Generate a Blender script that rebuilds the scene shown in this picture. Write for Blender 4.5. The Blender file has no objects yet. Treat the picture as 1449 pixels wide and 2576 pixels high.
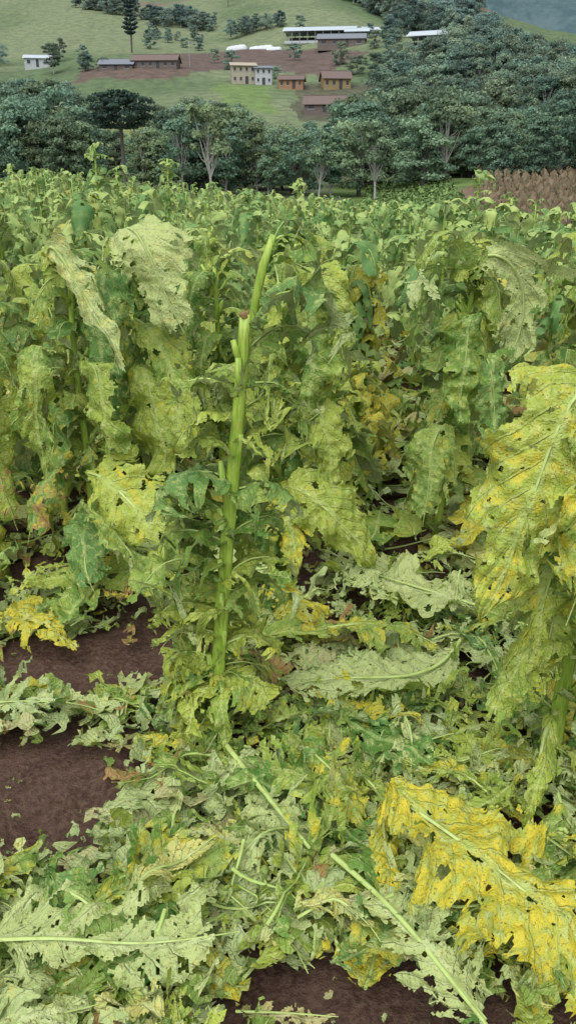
import bpy, math, numpy as np, time
from mathutils import Vector
T0=time.time()
C=bpy.context.scene
C.view_settings.view_transform='Standard'; C.view_settings.look='None'
C.view_settings.exposure=0; C.view_settings.gamma=1
COL=C.collection

# ------------------------------------------------ terrain height
BY=np.array([-30,0,10,22,32,42,60,100,130,160,200,260,380,500,700,900,1300.])
BZ=np.array([0,0,-.03,-.2,-.9,-2.6,-2.4,0.2,2,5,13,26,56,88,150,170,180.])
def ss(a,b,x):
    t=np.clip((x-a)/(b-a),0,1); return t*t*(3-2*t)
def H(x,y):
    x=np.asarray(x,float); y=np.asarray(y,float)
    z=np.interp(y,BY,BZ)
    z=z-(0.125*np.clip(x,0,30)+.095*np.clip(x,-30,0))*ss(3.5,20,y)*(1-ss(30,60,y))
    z=z+ss(150,320,y)*(3.0*np.sin(x/37+1.0)+2.0*np.sin(x/17+y/60)+1.5*np.sin(y/35))
    z=z-np.maximum(0,x-90)*.56*ss(350,650,y)
    z=z+ss(50,75,y)*(1-ss(95,120,y))*ss(8,20,x)*1.6
    return z
def Hf(x,y): return float(H(x,y))

# ------------------------------------------------ mesh builder
class MB:
    def __init__(s): s.v=[];s.f=[];s.uv=[];s.c=[];s.m=[];s.n=0
    def add(s,V,F,UV,c,m):
        s.v.append(V);s.f.append(F+s.n)
        s.uv.append(UV if UV is not None else np.zeros((len(V),3)))
        c=np.asarray(c,float)
        s.c.append(np.tile(c,(len(V),1)) if c.ndim==1 else c)
        s.m.append(np.full(len(F),m));s.n+=len(V)
    def build(s,name,mats,parent=None,smooth=True):
        V=np.concatenate(s.v).astype(np.float32);F=np.concatenate(s.f).astype(np.int32)
        me=bpy.data.meshes.new(name)
        me.vertices.add(len(V));me.vertices.foreach_set('co',V.ravel())
        me.loops.add(F.size);me.loops.foreach_set('vertex_index',F.ravel())
        me.polygons.add(len(F));me.polygons.foreach_set('loop_start',np.arange(0,F.size,4,dtype=np.int32))
        try: me.polygons.foreach_set('loop_total',np.full(len(F),4,dtype=np.int32))
        except Exception: pass
        me.polygons.foreach_set('material_index',np.concatenate(s.m).astype(np.int32))
        me.polygons.foreach_set('use_smooth',np.full(len(F),smooth))
        a=me.attributes.new('luv','FLOAT_VECTOR','POINT');a.data.foreach_set('vector',np.concatenate(s.uv).astype(np.float32).ravel())
        a=me.attributes.new('lf','FLOAT_COLOR','POINT');a.data.foreach_set('color',np.concatenate(s.c).astype(np.float32).ravel())
        for m in mats: me.materials.append(m)
        me.update(calc_edges=True)
        if name.endswith('_proto'): return me
        ob=bpy.data.objects.new(name,me);COL.objects.link(ob)
        if parent: ob.parent=parent
        return ob

def nrm(a): return a/(np.linalg.norm(a,axis=-1,keepdims=True)+1e-9)
def wnoise(P,freq,r,m=6):
    K=nrm(r.normal(size=(m,P.shape[-1])))*freq*r.uniform(.6,1.5,(m,1)); ph=r.uniform(0,6.28,m)
    return np.sin(P@K.T+ph).sum(-1)/math.sqrt(m)
def grid_faces(nu,nv):
    i=np.arange(nu)[:,None];j=np.arange(nv)[None,:];a=i*(nv+1)+j
    return np.stack([a,a+1,a+nv+2,a+nv+1],-1).reshape(-1,4)
GF={}
def tube(mb,P,R,k,mat,c,cap=False,ridge=0,r=None):
    P=np.asarray(P,float);n=len(P);R=np.broadcast_to(R,(n,)).astype(float)
    T=nrm(np.gradient(P,axis=0))
    ref=np.array([1.,.13,0]) if abs(T[n//2,2])>.6 else np.array([0,0,1.])
    S=nrm(np.cross(T,ref));N=np.cross(S,T)
    if cap:
        P=np.vstack([P,P[-1:]+T[-1:]*.0006]);S=np.vstack([S,S[-1:]]);N=np.vstack([N,N[-1:]]);R=np.append(R,R[-1]*.03);n+=1
    a=np.linspace(0,2*np.pi,k+1)
    rr=R[:,None]*(1+ridge*np.sin(a*3+.5)[None,:]) if ridge else R[:,None]*np.ones(k+1)
    V=P[:,None]+rr[...,None]*(np.cos(a)[None,:,None]*S[:,None]+np.sin(a)[None,:,None]*N[:,None])
    UV=np.zeros((n,k+1,3));UV[...,0]=np.linspace(0,1,n)[:,None];UV[...,1]=a/6.28
    F=grid_faces(n-1,k)[:,::-1]
    mb.add(V.reshape(-1,3),F,UV.reshape(-1,3),c,mat)

def leaf(mb,P,side,W,nu,nv,r,fold=.6,crum=1.,tear=.4,hole=.3,yel=0.,brown=0.,rib=True,ribr=.005,quilt=1.,floor=None,sgn=-1,shape='full',twist=0.,dark=None,mat=0):
    """P: spine points; lamina built round it, torn into lobes and holed"""
    P=np.asarray(P,float)
    d=np.r_[0,np.cumsum(np.linalg.norm(np.diff(P,axis=0),axis=1))];L=d[-1]
    u=np.linspace(0,1,nu+1)
    Q=np.stack([np.interp(u*L,d,P[:,k]) for k in range(3)],1)
    if len(P)<8:
        for _ in range(max(2,nu//8)):
            Q[1:-1]=(Q[:-2]+2*Q[1:-1]+Q[2:])/4
    T=nrm(np.gradient(Q,axis=0));side=np.asarray(side,float)
    if side.ndim==1: side=np.tile(side,(nu+1,1))
    S=nrm(side-T*(side*T).sum(1,keepdims=True));N=np.cross(S,T)
    if twist:
        an=twist*u[:,None];S,N=S*np.cos(an)+N*np.sin(an),N*np.cos(an)-S*np.sin(an)
    v=np.linspace(-1,1,nv+1)
    U,V=np.meshgrid(u,v,indexing='ij')
    ju=.42/nu;jv=.8/nv
    U=U+r.uniform(-ju,ju,U.shape)*((U>0)&(U<1));V=V+r.uniform(-jv,jv,V.shape)*((np.abs(V)<.99)&(np.abs(V)>.02))
    if shape=='full': w=.5*W*(np.sin(np.pi*np.clip(U,0.001,.999)**.85)**.85*.97+.03)
    else: w=.5*W*(.35+.65*np.sin(np.pi*np.clip(U,0.,1)**.6*.9))
    A=np.abs(V);hi=nu*nv>250;lobes=nu>=20
    cells=13 if nu>=30 else 7
    tr=r.uniform(0,1,(2,cells+2))**2*tear
    cu=(U-.28*A+.28)*cells/1.28+.25*np.sin(A*9+r.uniform(0,6));ci=np.clip(cu.astype(int),0,cells);sd=(V>0).astype(int)
    PP=np.stack([U*L,V*W*.5],-1)
    marg=1-tr[sd,ci]-.15*tear*(1+wnoise(PP,170,r,4))-.12*tear*(1+wnoise(PP,60,r,4))
    if r.random()<.8: marg[U>1-r.uniform(0,.5)*tear*.8-.03*tear*np.sin(V*9+r.uniform(0,6))]=-1
    fo=max(fold,.02);x=w*np.sin(fo*A)/fo*np.sign(V);z=sgn*w*(1-np.cos(fo*A))/fo
    z=z+W*.10*crum*A**2*np.sin(U*r.uniform(14,30)+r.uniform(0,6)+sd*2)*(w/W*2)
    z=z+quilt*W*.022*np.abs(np.sin(np.pi*11*(U-.3*A)))*np.sin(np.pi*np.clip(A,0,1))**.5
    if lobes:
        slit=np.clip(1.2-r.uniform(0,1,(2,cells+2))*tear*1.5,.15,1.2)
        off=r.normal(0,1,(2,cells+2))*W*.34*crum
        sc=slit[sd,ci];z=z+off[sd,ci]*np.clip(A-sc,0,1)
    X3=Q[:,None]+S[:,None]*x[...,None]+N[:,None]*z[...,None]
    dis=.015*wnoise(X3,30,r,5)+.009*wnoise(X3,75,r,5)
    if hi: dis=dis+.005*wnoise(X3,170,r,6)
    dis2=.014*wnoise(X3,28,r,5)+.006*wnoise(X3,70,r,4)
    fade=(.25+.75*A)*crum
    X3=X3+N[:,None]*(dis*fade)[...,None]+S[:,None]*(dis2*fade)[...,None]
    Vv=X3.reshape(-1,3)
    if floor is not None:
        hz=H(Vv[:,0],Vv[:,1])+floor
        Vv[:,2]=np.where(Vv[:,2]<hz,hz+.15*np.abs(Vv[:,2]-hz).clip(0,.03),Vv[:,2])
    key=(nu,nv)
    if key not in GF: GF[key]=grid_faces(nu,nv)
    F=GF[key]
    def fc(a): return a.reshape(-1)[F].mean(1)
    fA=fc(A)
    keep=fA<fc(marg)
    if lobes:
        cf=(ci+100*sd).reshape(-1)[F];span=(cf.max(1)!=cf.min(1))
        keep&=~(span&(fA>sc.reshape(-1)[F].min(1))&(fA>.12))
    else: keep&=r.random(len(F))>.15
    h1=wnoise(PP,r.uniform(60,110),r,7);keep&=(fc(h1)<2.1-1.25*hole)|(fA<.06)
    if hi:
        h2=wnoise(PP,r.uniform(200,300),r,7);keep&=(fc(h2)<2.15-1.35*hole)|(fA<.06)
    UV=np.stack([U,V,np.zeros_like(U)],-1).reshape(-1,3)
    rd=r.random() if dark is None else dark
    mb.add(Vv,F[keep],UV,[yel,rd,brown,r.random()],mat)
    if rib:
        k=max(3,int(nu*.9));rp=Q[:k]-N[:k]*ribr*.7
        if floor is not None:
            rp[:,2]=np.maximum(rp[:,2],H(rp[:,0],rp[:,1])+floor+ribr*.8)
        tube(mb,rp,np.linspace(ribr,ribr*.25,k),5,1,[yel,rd,0,1])

def hang_spine(b,az,L,e0,e1,bend,r,n=10):
    t=np.linspace(0,1,n);e=e0+(e1-e0)*ss(0,bend,t)+r.uniform(-.15,.15,n)*(t>.3)
    a=az+np.cumsum(r.uniform(-.16,.16,n))
    D=np.stack([np.cos(a)*np.cos(e),np.sin(a)*np.cos(e),np.sin(e)],1)*(L/(n-1))
    return np.vstack([b,b+np.cumsum(D[:-1],axis=0)])

def plant(mb,x,y,h,r,n=18,nu=26,nv=12,lean=(0,0),stub=8,det=2,az0=None,yb=0.,Ls=1.,rem=.4,tear=.6,rs=1.,mat=0,wf=1.,bp=.22):
    z0=Hf(x,y);m=14 if det==2 else 5
    t=np.linspace(0,1,m)
    SP=np.stack([x+lean[0]*t+.008*np.sin(t*7+r.uniform(0,6)),y+lean[1]*t+.008*np.sin(t*6+r.uniform(0,6)),z0-.03+(h+.03)*t*.96],1)
    sc=r.random()
    tube(mb,SP,np.interp(t,[0,.2,1],[.019,.0165,.009])*rs,10 if det==2 else 5,2,[0,sc,0,0],cap=True,ridge=.12)
    def at(f): return np.array([np.interp(f,t,SP[:,k]) for k in range(3)])
    az=r.uniform(0,6.28) if az0 is None else az0
    for i in range(n):
        f=.14+.86*((i+.6)/n)**.75;az+=2.4+r.uniform(-.3,.3)
        b=at(f);sd=[math.sin(az),-math.cos(az),0]
        ye=float(np.clip(yb+r.uniform(-.3,.6)*(1.2-f),0,1))
        isrem=r.random()<rem
        if isrem:
            L=r.uniform(.14,.28)*Ls;W=r.uniform(.14,.25)*Ls*wf
            P=hang_spine(b,az,L,r.uniform(.1,.9),r.uniform(-1.5,-.6),.8,r,8)
            leaf(mb,P,sd,W,max(5,int(nu*.7)),max(4,nv-2),r,fold=r.uniform(.4,1.3),crum=r.uniform(1.2,2.2),tear=tear*.9,hole=.5,yel=ye*.6,rib=det==2,ribr=.004,shape='rem',mat=mat)
        else:
            L=r.uniform(.38,.62)*(1.12-.35*f)*Ls;W=L*r.uniform(.42,.62)*wf
            P=hang_spine(b,az,L,r.uniform(.3,1.25),r.uniform(-1.55,-1.15),r.uniform(.25,.7),r,10)
            leaf(mb,P,sd,W,nu,nv,r,fold=r.uniform(.8,1.9),crum=r.uniform(1.1,2.2),tear=tear*r.uniform(.6,1.4),hole=r.uniform(.5,.95),yel=ye,brown=.5 if (f<.45 and r.random()<bp) else 0,rib=det>=1,ribr=.005,mat=mat)
    if det==2:
        for i in range(stub):
            f=r.uniform(.12,.97);a=r.uniform(0,6.28);b=at(f);d=np.array([math.cos(a)*.5,math.sin(a)*.5,1.]);d/=np.linalg.norm(d)
            l=r.uniform(.035,.11);off=np.array([math.cos(a),math.sin(a),0])*.012
            tube(mb,[b+off*.4,b+off+d*l*.4,b+off*1.3+d*l],[.009,.0075,.006],7,2,[0,.9,0,1],cap=True)
    for i in range(5 if det else 3):
        a=r.uniform(0,6.28);b=at(r.uniform(.93,1))
        P=hang_spine(b,a,r.uniform(.12,.3)*Ls,1.3,-1.3,.8,r,6)
        leaf(mb,P,[math.sin(a),-math.cos(a),0],.09*wf,max(5,nu//3),4,r,fold=1.0,crum=1,tear=.4,hole=.2,yel=.05,rib=False,mat=mat)
    return at

# ------------------------------------------------ node helpers
class NT:
    def __init__(s,name,tree=None):
        if tree is None:
            s.m=bpy.data.materials.new(name);s.m.use_nodes=True;tree=s.m.node_tree
        s.t=tree;s.t.nodes.clear()
    def n(s,ty,**k):
        nd=s.t.nodes.new(ty)
        for a,b in k.items(): setattr(nd,a,b)
        return nd
    def put(s,v,sock):
        if isinstance(v,(int,float)): sock.default_value=v
        elif isinstance(v,(tuple,list)): sock.default_value=tuple(v)+((1,) if len(v)==3 and len(sock.default_value)==4 else ())
        else: s.t.links.new(v,sock)
    def math(s,op,a,b=0.,c=None):
        nd=s.n('ShaderNodeMath',operation=op);s.put(a,nd.inputs[0]);s.put(b,nd.inputs[1])
        if c is not None: s.put(c,nd.inputs[2])
        return nd.outputs[0]
    def mix(s,f,a,b,mode='MIX'):
        nd=s.n('ShaderNodeMix',data_type='RGBA',blend_type=mode);nd.clamp_factor=True
        s.put(f,nd.inputs[0]);s.put(a,nd.inputs[6]);s.put(b,nd.inputs[7]);return nd.outputs[2]
    def noise(s,vec,scale,detail=3,rough=.55):
        nd=s.n('ShaderNodeTexNoise');nd.inputs['Scale'].default_value=scale;nd.inputs['Detail'].default_value=detail;nd.inputs['Roughness'].default_value=rough
        if vec is not None: s.t.links.new(vec,nd.inputs['Vector'])
        return nd.outputs[0]
    def step(s,x,a,b):
        nd=s.n('ShaderNodeMapRange',interpolation_type='SMOOTHSTEP');s.put(x,nd.inputs[0]);nd.inputs[1].default_value=a;nd.inputs[2].default_value=b
        return nd.outputs[0]
    def pos(s): return s.n('ShaderNodeNewGeometry').outputs['Position']
    def attr(s,nm): return s.n('ShaderNodeAttribute',attribute_name=nm)
    def sep(s,v):
        nd=s.n('ShaderNodeSeparateXYZ');s.t.links.new(v,nd.inputs[0]);return nd.outputs
    def bump(s,h,st,dist=.01):
        nd=s.n('ShaderNodeBump');nd.inputs['Strength'].default_value=st;nd.inputs['Distance'].default_value=dist;s.t.links.new(h,nd.inputs['Height']);return nd.outputs[0]
    def out(s,col,rough=.6,spec=.3,normal=None,trans=0.,tcol=None):
        p=s.n('ShaderNodeBsdfPrincipled');s.put(col,p.inputs['Base Color']);s.put(rough,p.inputs['Roughness']);s.put(spec,p.inputs['Specular IOR Level'])
        if normal is not None: s.t.links.new(normal,p.inputs['Normal'])
        o=s.n('ShaderNodeOutputMaterial');sh=p.outputs[0]
        if trans:
            tr=s.n('ShaderNodeBsdfTranslucent');s.put(tcol if tcol is not None else col,tr.inputs[0])
            mx=s.n('ShaderNodeMixShader');mx.inputs[0].default_value=trans;s.t.links.new(sh,mx.inputs[1]);s.t.links.new(tr.outputs[0],mx.inputs[2]);sh=mx.outputs[0]
        s.t.links.new(sh,o.inputs[0]);return s.m

def leaf_mat():
    k=NT('tobacco_leaf_mat');P=k.pos()
    lf=k.attr('lf');c=k.n('ShaderNodeSeparateColor');k.t.links.new(lf.outputs['Color'],c.inputs[0])
    yel,rd,br=c.outputs[0],c.outputs[1],c.outputs[2];al=lf.outputs['Alpha']
    uv=k.sep(k.attr('luv').outputs['Vector']);u=uv[0];a=k.math('ABSOLUTE',uv[1])
    tt=k.math('MULTIPLY',k.math('SUBTRACT',u,k.math('MULTIPLY',a,.3)),11.)
    d=k.math('MULTIPLY',k.math('ABSOLUTE',k.math('SUBTRACT',k.math('FRACT',tt),.5)),2.)
    vein=k.math('MAXIMUM',k.step(d,.82,.98),k.step(a,.09,.03))
    n1=k.noise(P,9,3);n2=k.noise(P,45,4,.65);n3=k.noise(P,23,3);n4=k.noise(P,150,2)
    g=k.math('ADD',k.math('MULTIPLY',rd,.75),k.math('MULTIPLY',k.math('SUBTRACT',n1,.4),1.0))
    green=k.mix(k.step(g,.05,.9),(.085,.22,.035),(.37,.46,.065))
    cool=k.mix(k.math('MULTIPLY',k.step(al,.80,.88),.4),green,(.09,.25,.09))
    yc=k.mix(k.step(n2,.35,.65),(.64,.53,.04),(.42,.45,.05))
    ym=k.math('ADD',k.math('MULTIPLY',yel,1.35),k.math('MULTIPLY',k.math('SUBTRACT',n3,.5),2.8))
    ym=k.math('SUBTRACT',ym,k.math('MULTIPLY',vein,.25))
    col=k.mix(k.step(ym,.35,1.1),cool,yc)
    col=k.mix(k.math('MULTIPLY',k.step(n2,.48,.70),.65),col,(.55,.62,.22))
    col=k.mix(k.math('MULTIPLY',vein,.35),col,(.52,.62,.22))
    bm=k.math('ADD',k.math('ADD',k.math('MULTIPLY',br,.8),k.math('MULTIPLY',k.math('MULTIPLY',a,a),.20)),k.math('SUBTRACT',n3,.5))
    bm=k.math('ADD',bm,k.math('MULTIPLY',k.math('SUBTRACT',n2,.5),.8))
    col=k.mix(k.step(bm,.37,.54),col,k.mix(n1,(.24,.13,.04),(.46,.32,.12)))
    back=k.n('ShaderNodeNewGeometry').outputs['Backfacing']
    pale=k.mix(k.math('MULTIPLY',k.step(ym,.4,1.2),.45),(.50,.58,.27),(.64,.60,.20))
    pale=k.mix(k.math('MULTIPLY',vein,.5),pale,(.64,.70,.42))
    pale=k.mix(.62,col,pale)
    col=k.mix(back,col,pale)
    col=k.mix(k.math('MULTIPLY',k.step(n4,.60,.67),.78),col,(.17,.14,.04))
    b=k.math('ADD',k.math('MULTIPLY',n2,.9),k.math('MULTIPLY',vein,.2))
    return k.out(col,.46,.40,k.bump(b,.9,.018),.24)
def farleaf_mat():
    k=NT('tobacco_leaf_far_mat');P=k.pos()
    lf=k.attr('lf');c=k.n('ShaderNodeSeparateColor');k.t.links.new(lf.outputs['Color'],c.inputs[0])
    n=k.noise(P,16,3,.75)
    g=k.math('ADD',k.math('MULTIPLY',c.outputs[1],.7),k.math('SUBTRACT',k.math('MULTIPLY',n,1.3),.45))
    col=k.mix(k.step(g,.05,1.),(.085,.20,.055),(.38,.48,.15))
    ym=k.math('ADD',k.math('MULTIPLY',c.outputs[0],1.4),k.math('SUBTRACT',n,.5))
    col=k.mix(k.step(ym,.35,.9),col,(.52,.47,.09))
    col=k.mix(k.step(k.math('ADD',c.outputs[2],n),.88,1.05),col,(.36,.23,.08))
    back=k.n('ShaderNodeNewGeometry').outputs['Backfacing']
    col=k.mix(k.math('MULTIPLY',back,.5),col,(.48,.56,.28))
    return k.out(col,.6,.3,None,.2)
def rib_mat():
    k=NT('leaf_rib_mat');P=k.pos()
    lf=k.attr('lf');c=k.n('ShaderNodeSeparateColor');k.t.links.new(lf.outputs['Color'],c.inputs[0])
    col=k.mix(c.outputs[1],(.32,.46,.11),(.45,.56,.20))
    col=k.mix(k.math('MULTIPLY',k.step(k.noise(P,30,3),.45,.7),.6),col,(.27,.31,.07))
    return k.out(col,.45,.4,k.bump(k.noise(P,120,3),.3,.004),.1)
def stalk_mat():
    k=NT('tobacco_stalk_mat');P=k.pos();mp=k.n('ShaderNodeMapping');mp.inputs['Scale'].default_value=(1,1,.12);k.t.links.new(P,mp.inputs[0])
    s=k.noise(mp.outputs[0],180,3)
    col=k.mix(k.step(s,.3,.7),(.19,.33,.03),(.37,.49,.09))
    col=k.mix(k.math('MULTIPLY',k.step(k.noise(P,14,3),.58,.78),.6),col,(.30,.26,.06))
    return k.out(col,.42,.4,k.bump(s,.4,.004),.06)
LEAF=leaf_mat();RIB=rib_mat();STALK=stalk_mat();M3=[LEAF,RIB,STALK];FARL=farleaf_mat();M3F=[FARL,RIB,STALK]

# ------------------------------------------------ ground sheet
def pip(px,py,poly):
    ins=np.zeros(px.shape,bool);n=len(poly)
    for i in range(n):
        x1,y1=poly[i];x2,y2=poly[(i+1)%n]
        c=((y1>py)!=(y2>py))&(px<(x2-x1)*(py-y1)/((y2-y1)+1e-12)+x1);ins^=c
    return ins
def terrain():
    N=440;t=np.linspace(-1,1,N);xs=.5*np.sinh(7.6*t)
    s=np.linspace(0,1,520);ys=-4+ .9*np.sinh(7.9*s)*1.0
    ys=np.r_[-30,-15,-8,ys[ys>-5]];ys=ys[ys<1300]
    X,Y=np.meshgrid(xs,ys,indexing='ij')
    Z=H(X,Y);r=np.random.default_rng(3)
    near=1-ss(6,12,Y)
    pp=np.stack([X,Y],-1)
    Z=Z+near*(.012*wnoise(pp,9,r)+.007*wnoise(pp,28,r)+.005*wnoise(pp,70,r))-.008*near
    Z=Z+ss(60,200,Y)*.6*wnoise(pp,.12,r)
    w=1.6*wnoise(pp,.25,r);Xw=X+w*(Y>50);Yw=Y+w*(Y>50)
    soil=np.array([.085,.045,.032]);grass=np.array([.088,.130,.065]);grass2=np.array([.145,.178,.10])
    col=np.tile(grass,(X.size,1)).reshape(X.shape+(3,))
    g=ss(-.6,.8,wnoise(pp,.03,r)+.5*wnoise(pp,.1,r))[...,None]
    col=col*(1-g)+grass2*g
    col[Y<46]=soil
    def reg(poly,c):
        m=pip(Xw,Yw,poly);col[m]=c
    reg([(-46,268),(-38,318),(-48,338),(-10,345),(12,322),(26,296),(10,262),(-12,275)],[.105,.078,.068])   # ploughed earth
    reg([(-62,262),(-30,262),(-30,284),(-62,284)],[.11,.08,.068])
    reg([(3,205),(16,205),(28,250),(2,256)],[.085,.09,.06])
    reg([(-16,212),(-2,212),(-6,248),(-20,252)],[.12,.18,.065])
    reg([(-150,520),(-20,520),(-30,528),(-160,530)],[.15,.12,.10])
    reg([(90,470),(130,470),(235,620),(400,1200),(120,1200)],[.15,.115,.085])
    reg([(6,52),(14,52),(26,112),(6,112)],[.12,.18,.06])
    reg([(13,50),(21,50),(36,112),(22,112)],[.17,.12,.085])
    reg([(-60,100),(-20,100),(-20,200),(-60,200)],[.17,.20,.07])
    F=grid_faces(len(xs)-1,len(ys)-1)[:,::-1]
    mb=MB();c4=np.concatenate([col,np.ones(X.shape+(1,))],-1).reshape(-1,4)
    mb.add(np.stack([X,Y,Z],-1).reshape(-1,3),F,None,c4,0)
    k=NT('ground_mat');P=k.pos();a=k.attr('lf').outputs['Color']
    fine=k.noise(P,55,6,.7);mid=k.noise(P,7,4);far=k.noise(P,.35,5,.7)
    y=k.sep(P)[1]
    nearc=k.mix(k.step(fine,.35,.7),k.mix(k.step(mid,.35,.65),(.070,.036,.027),(.115,.066,.05)),(.18,.115,.085))
    farc=k.mix(1.,a,k.mix(k.step(far,.3,.7),(.72,.72,.75),(1.2,1.2,1.15)),'MULTIPLY')
    col=k.mix(k.step(y,44,47),nearc,farc)
    m=k.out(col,.85,.15,k.bump(fine,1.,.035))
    return mb.build('ground',[m])
terrain()

# ------------------------------------------------ near plants
def spl(pts,n=24):
    p=np.asarray(pts,float);d=np.r_[0,np.cumsum(np.linalg.norm(np.diff(p,axis=0),axis=1))];s=np.linspace(0,d[-1],n)
    q=np.stack([np.interp(s,d,p[:,k]) for k in range(3)],1)
    for _ in range(6): q[1:-1]=(q[:-2]+2*q[1:-1]+q[2:])/4
    return q
def hero(mb,pts,side,W,r,**k):
    nu=k.pop('nu',84);nv=k.pop('nv',44);leaf(mb,spl(pts),side,W,nu,nv,r,**k)

# foreground plant (broken top)
r=np.random.default_rng(21);mb=MB()
st=spl([(-.205,1.92,-.03),(-.20,1.92,.2),(-.165,1.92,.55),(-.14,1.915,.8),(-.115,1.91,1.0),(-.098,1.91,1.21)],22)
tube(mb,st,np.interp(np.linspace(0,1,22),[0,.15,.6,1],[.021,.0195,.0175,.0135]),14,2,[0,.4,0,0],cap=True,ridge=.14)
tube(mb,[st[-1]-[0,0,.008],st[-1]+[-.003,0,.002],st[-1]+[-.004,0,.005]],[.0145,.0150,.011],10,3,[0,0,0,0],cap=True)
def sat(z): return np.array([np.interp(z,st[:,2],st[:,0]),np.interp(z,st[:,2],st[:,1]),z])
tube(mb,[sat(1.19)+[.016,-.008,0],(-.072,1.895,1.25),(-.055,1.89,1.32),(-.032,1.89,1.385)],[.009,.009,.010,.0075],9,2,[0,.8,0,1],cap=True,ridge=.15)
hero(mb,[(-.055,1.90,1.33),(-.04,1.90,1.375),(-.01,1.91,1.395),(.04,1.92,1.37),(.08,1.93,1.30),(.09,1.95,1.2)],[0.2,-1,.2],.17,r,fold=1.0,crum=1.5,tear=.6,hole=.6,yel=.1,ribr=.004,dark=.3)
hero(mb,[(-.06,1.92,1.30),(-.03,1.93,1.39),(.0,1.94,1.43),(.03,1.95,1.40),(.04,1.96,1.31)],[0.2,-1,.2],.13,r,nu=50,nv=30,fold=1.0,crum=1.6,tear=.7,hole=.6,yel=.0,ribr=.003,dark=.05)
for z,az,L,W,ye,dk in [(1.20,-10,.30,.24,0,.1),(1.12,15,.28,.2,0,.2),(1.02,-178,.24,.2,.05,.35),(1.04,10,.18,.16,.0,.15),(.98,5,.24,.19,.05,.45),(.95,178,.22,.16,.0,.5),
      (.88,5,.24,.18,.05,.6),(.86,170,.2,.16,.1,.5),(.80,178,.27,.22,0,.05),(.77,0,.26,.2,.0,.25),(.70,165,.24,.2,.1,.2),(.68,180,.22,.18,.0,.5),(.64,0,.22,.18,0,.0),
      (.62,175,.3,.22,0,.15),(.55,180,.3,.26,.0,.3),(.52,5,.28,.25,.15,.6),(.5,165,.26,.22,0,.25),(.44,0,.26,.22,.1,.7),(.40,170,.27,.22,.1,.6),(.34,180,.24,.2,.1,.7),(.3,0,.24,.2,.25,.7),(.26,180,.22,.2,.1,.8),(.2,-30,.2,.2,.3,.8),(.18,-150,.2,.18,.1,.7),
      (.9,60,.26,.22,0,.3),(.75,110,.28,.24,0,.2),(.6,80,.26,.24,.1,.4),(.45,100,.26,.22,.1,.5),(.35,90,.2,.2,.2,.6),(1.05,110,.26,.22,0,.3)]:
    a=math.radians(az);b=sat(z)
    P=hang_spine(b,a,L,r.uniform(.2,.8),r.uniform(-1.45,-.9),.9,r,10)
    leaf(mb,P,[math.sin(a),-math.cos(a),0],W*1.15,38,28,r,fold=r.uniform(.3,1.2),crum=r.uniform(1.5,2.4),tear=.6,hole=.7,yel=ye,dark=min(1,dk+.2),ribr=.004,shape='rem')
for z,a,l in [(1.02,-95,.09),(1.1,-150,.05),(.72,-150,.13),(.82,-30,.1),(.62,-25,.12),(.66,200,.06),(.35,-70,.13),(.28,-40,.08),(.18,200,.1),(.5,-110,.08),(.93,20,.06)]:
    a=math.radians(a);o=np.array([math.cos(a),math.sin(a),0]);b=sat(z)
    tube(mb,[b+o*.006,b+o*.016+[0,0,l*.4],b+o*.024+[0,0,l]],[.010,.0085,.007],9,2,[0,.9,0,1],cap=True,ridge=.1)
kb=NT('cut_end_mat');BR=kb.out(kb.mix(kb.noise(kb.pos(),90),(.10,.065,.025),(.26,.19,.08)),.8,.1)
for i in range(26):   # shredded base
    a=r.uniform(0,6.28);P=hang_spine(sat(r.uniform(.03,.24)),a,r.uniform(.15,.32),.3,-1.1,.6,r,8)
    leaf(mb,P,[math.sin(a),-math.cos(a),0],.16,30,16,r,fold=.9,crum=1.8,tear=.75,hole=.8,yel=r.uniform(0,.5),brown=.3*(i%3==0),floor=.01,rib=i%2==0,ribr=.003)
mb.build('tobacco_plant',M3+[BR])

def nplant(x,y,h,seed,heroes=None,**k):
    r=np.random.default_rng(seed);mb=MB();plant(mb,x,y,h,r,**k)
    if heroes: heroes(mb,r)
    return mb.build('tobacco_plant',M3)
def hl(mb,r):
    hero(mb,[(-.84,2.95,1.22),(-.82,2.88,1.31),(-.78,2.84,1.29),(-.68,2.76,1.13),(-.58,2.68,.98),(-.5,2.6,.84)],[.5,.6,.5],.18,r,fold=1.7,crum=1.5,tear=.5,hole=.6,yel=.5,dark=.9,ribr=.006)
    hero(mb,[(-.74,2.8,.50),(-.66,2.7,.52),(-.56,2.62,.46),(-.45,2.55,.36),(-.40,2.5,.22)],[-.5,-.3,-.7],.42,r,fold=.6,crum=1.4,tear=.5,hole=.8,yel=.3,dark=.95,ribr=.006)
    hero(mb,[(-.74,2.7,.42),(-.62,2.55,.40),(-.5,2.45,.30),(-.42,2.4,.12)],[-.6,-.5,.7],.34,r,fold=.8,crum=1.5,tear=.6,hole=.8,yel=.3,dark=.8,ribr=.006)
    hero(mb,[(-.78,2.9,.30),(-.75,2.7,.32),(-.72,2.55,.2),(-.66,2.5,.1)],[-.8,.3,0],.24,r,fold=.9,crum=1.5,tear=.5,hole=.6,yel=.05,dark=.25,ribr=.006,floor=.01)
    hero(mb,[(-.82,2.95,.9),(-.86,2.8,.98),(-.88,2.72,.8),(-.86,2.7,.5)],[-.9,-.2,0],.28,r,fold=1.3,crum=1.8,tear=.65,hole=.7,yel=.15,dark=.5)
    hero(mb,[(-.76,2.95,.85),(-.68,2.8,.92),(-.64,2.75,.7),(-.64,2.72,.45)],[-.9,.3,0],.28,r,fold=1.3,crum=1.8,tear=.65,hole=.7,yel=.15,dark=.6)
nplant(-.80,3.0,1.28,31,hl,n=26,lean=(.02,0),az0=.5,nu=34,nv=16,yb=.1)
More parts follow.
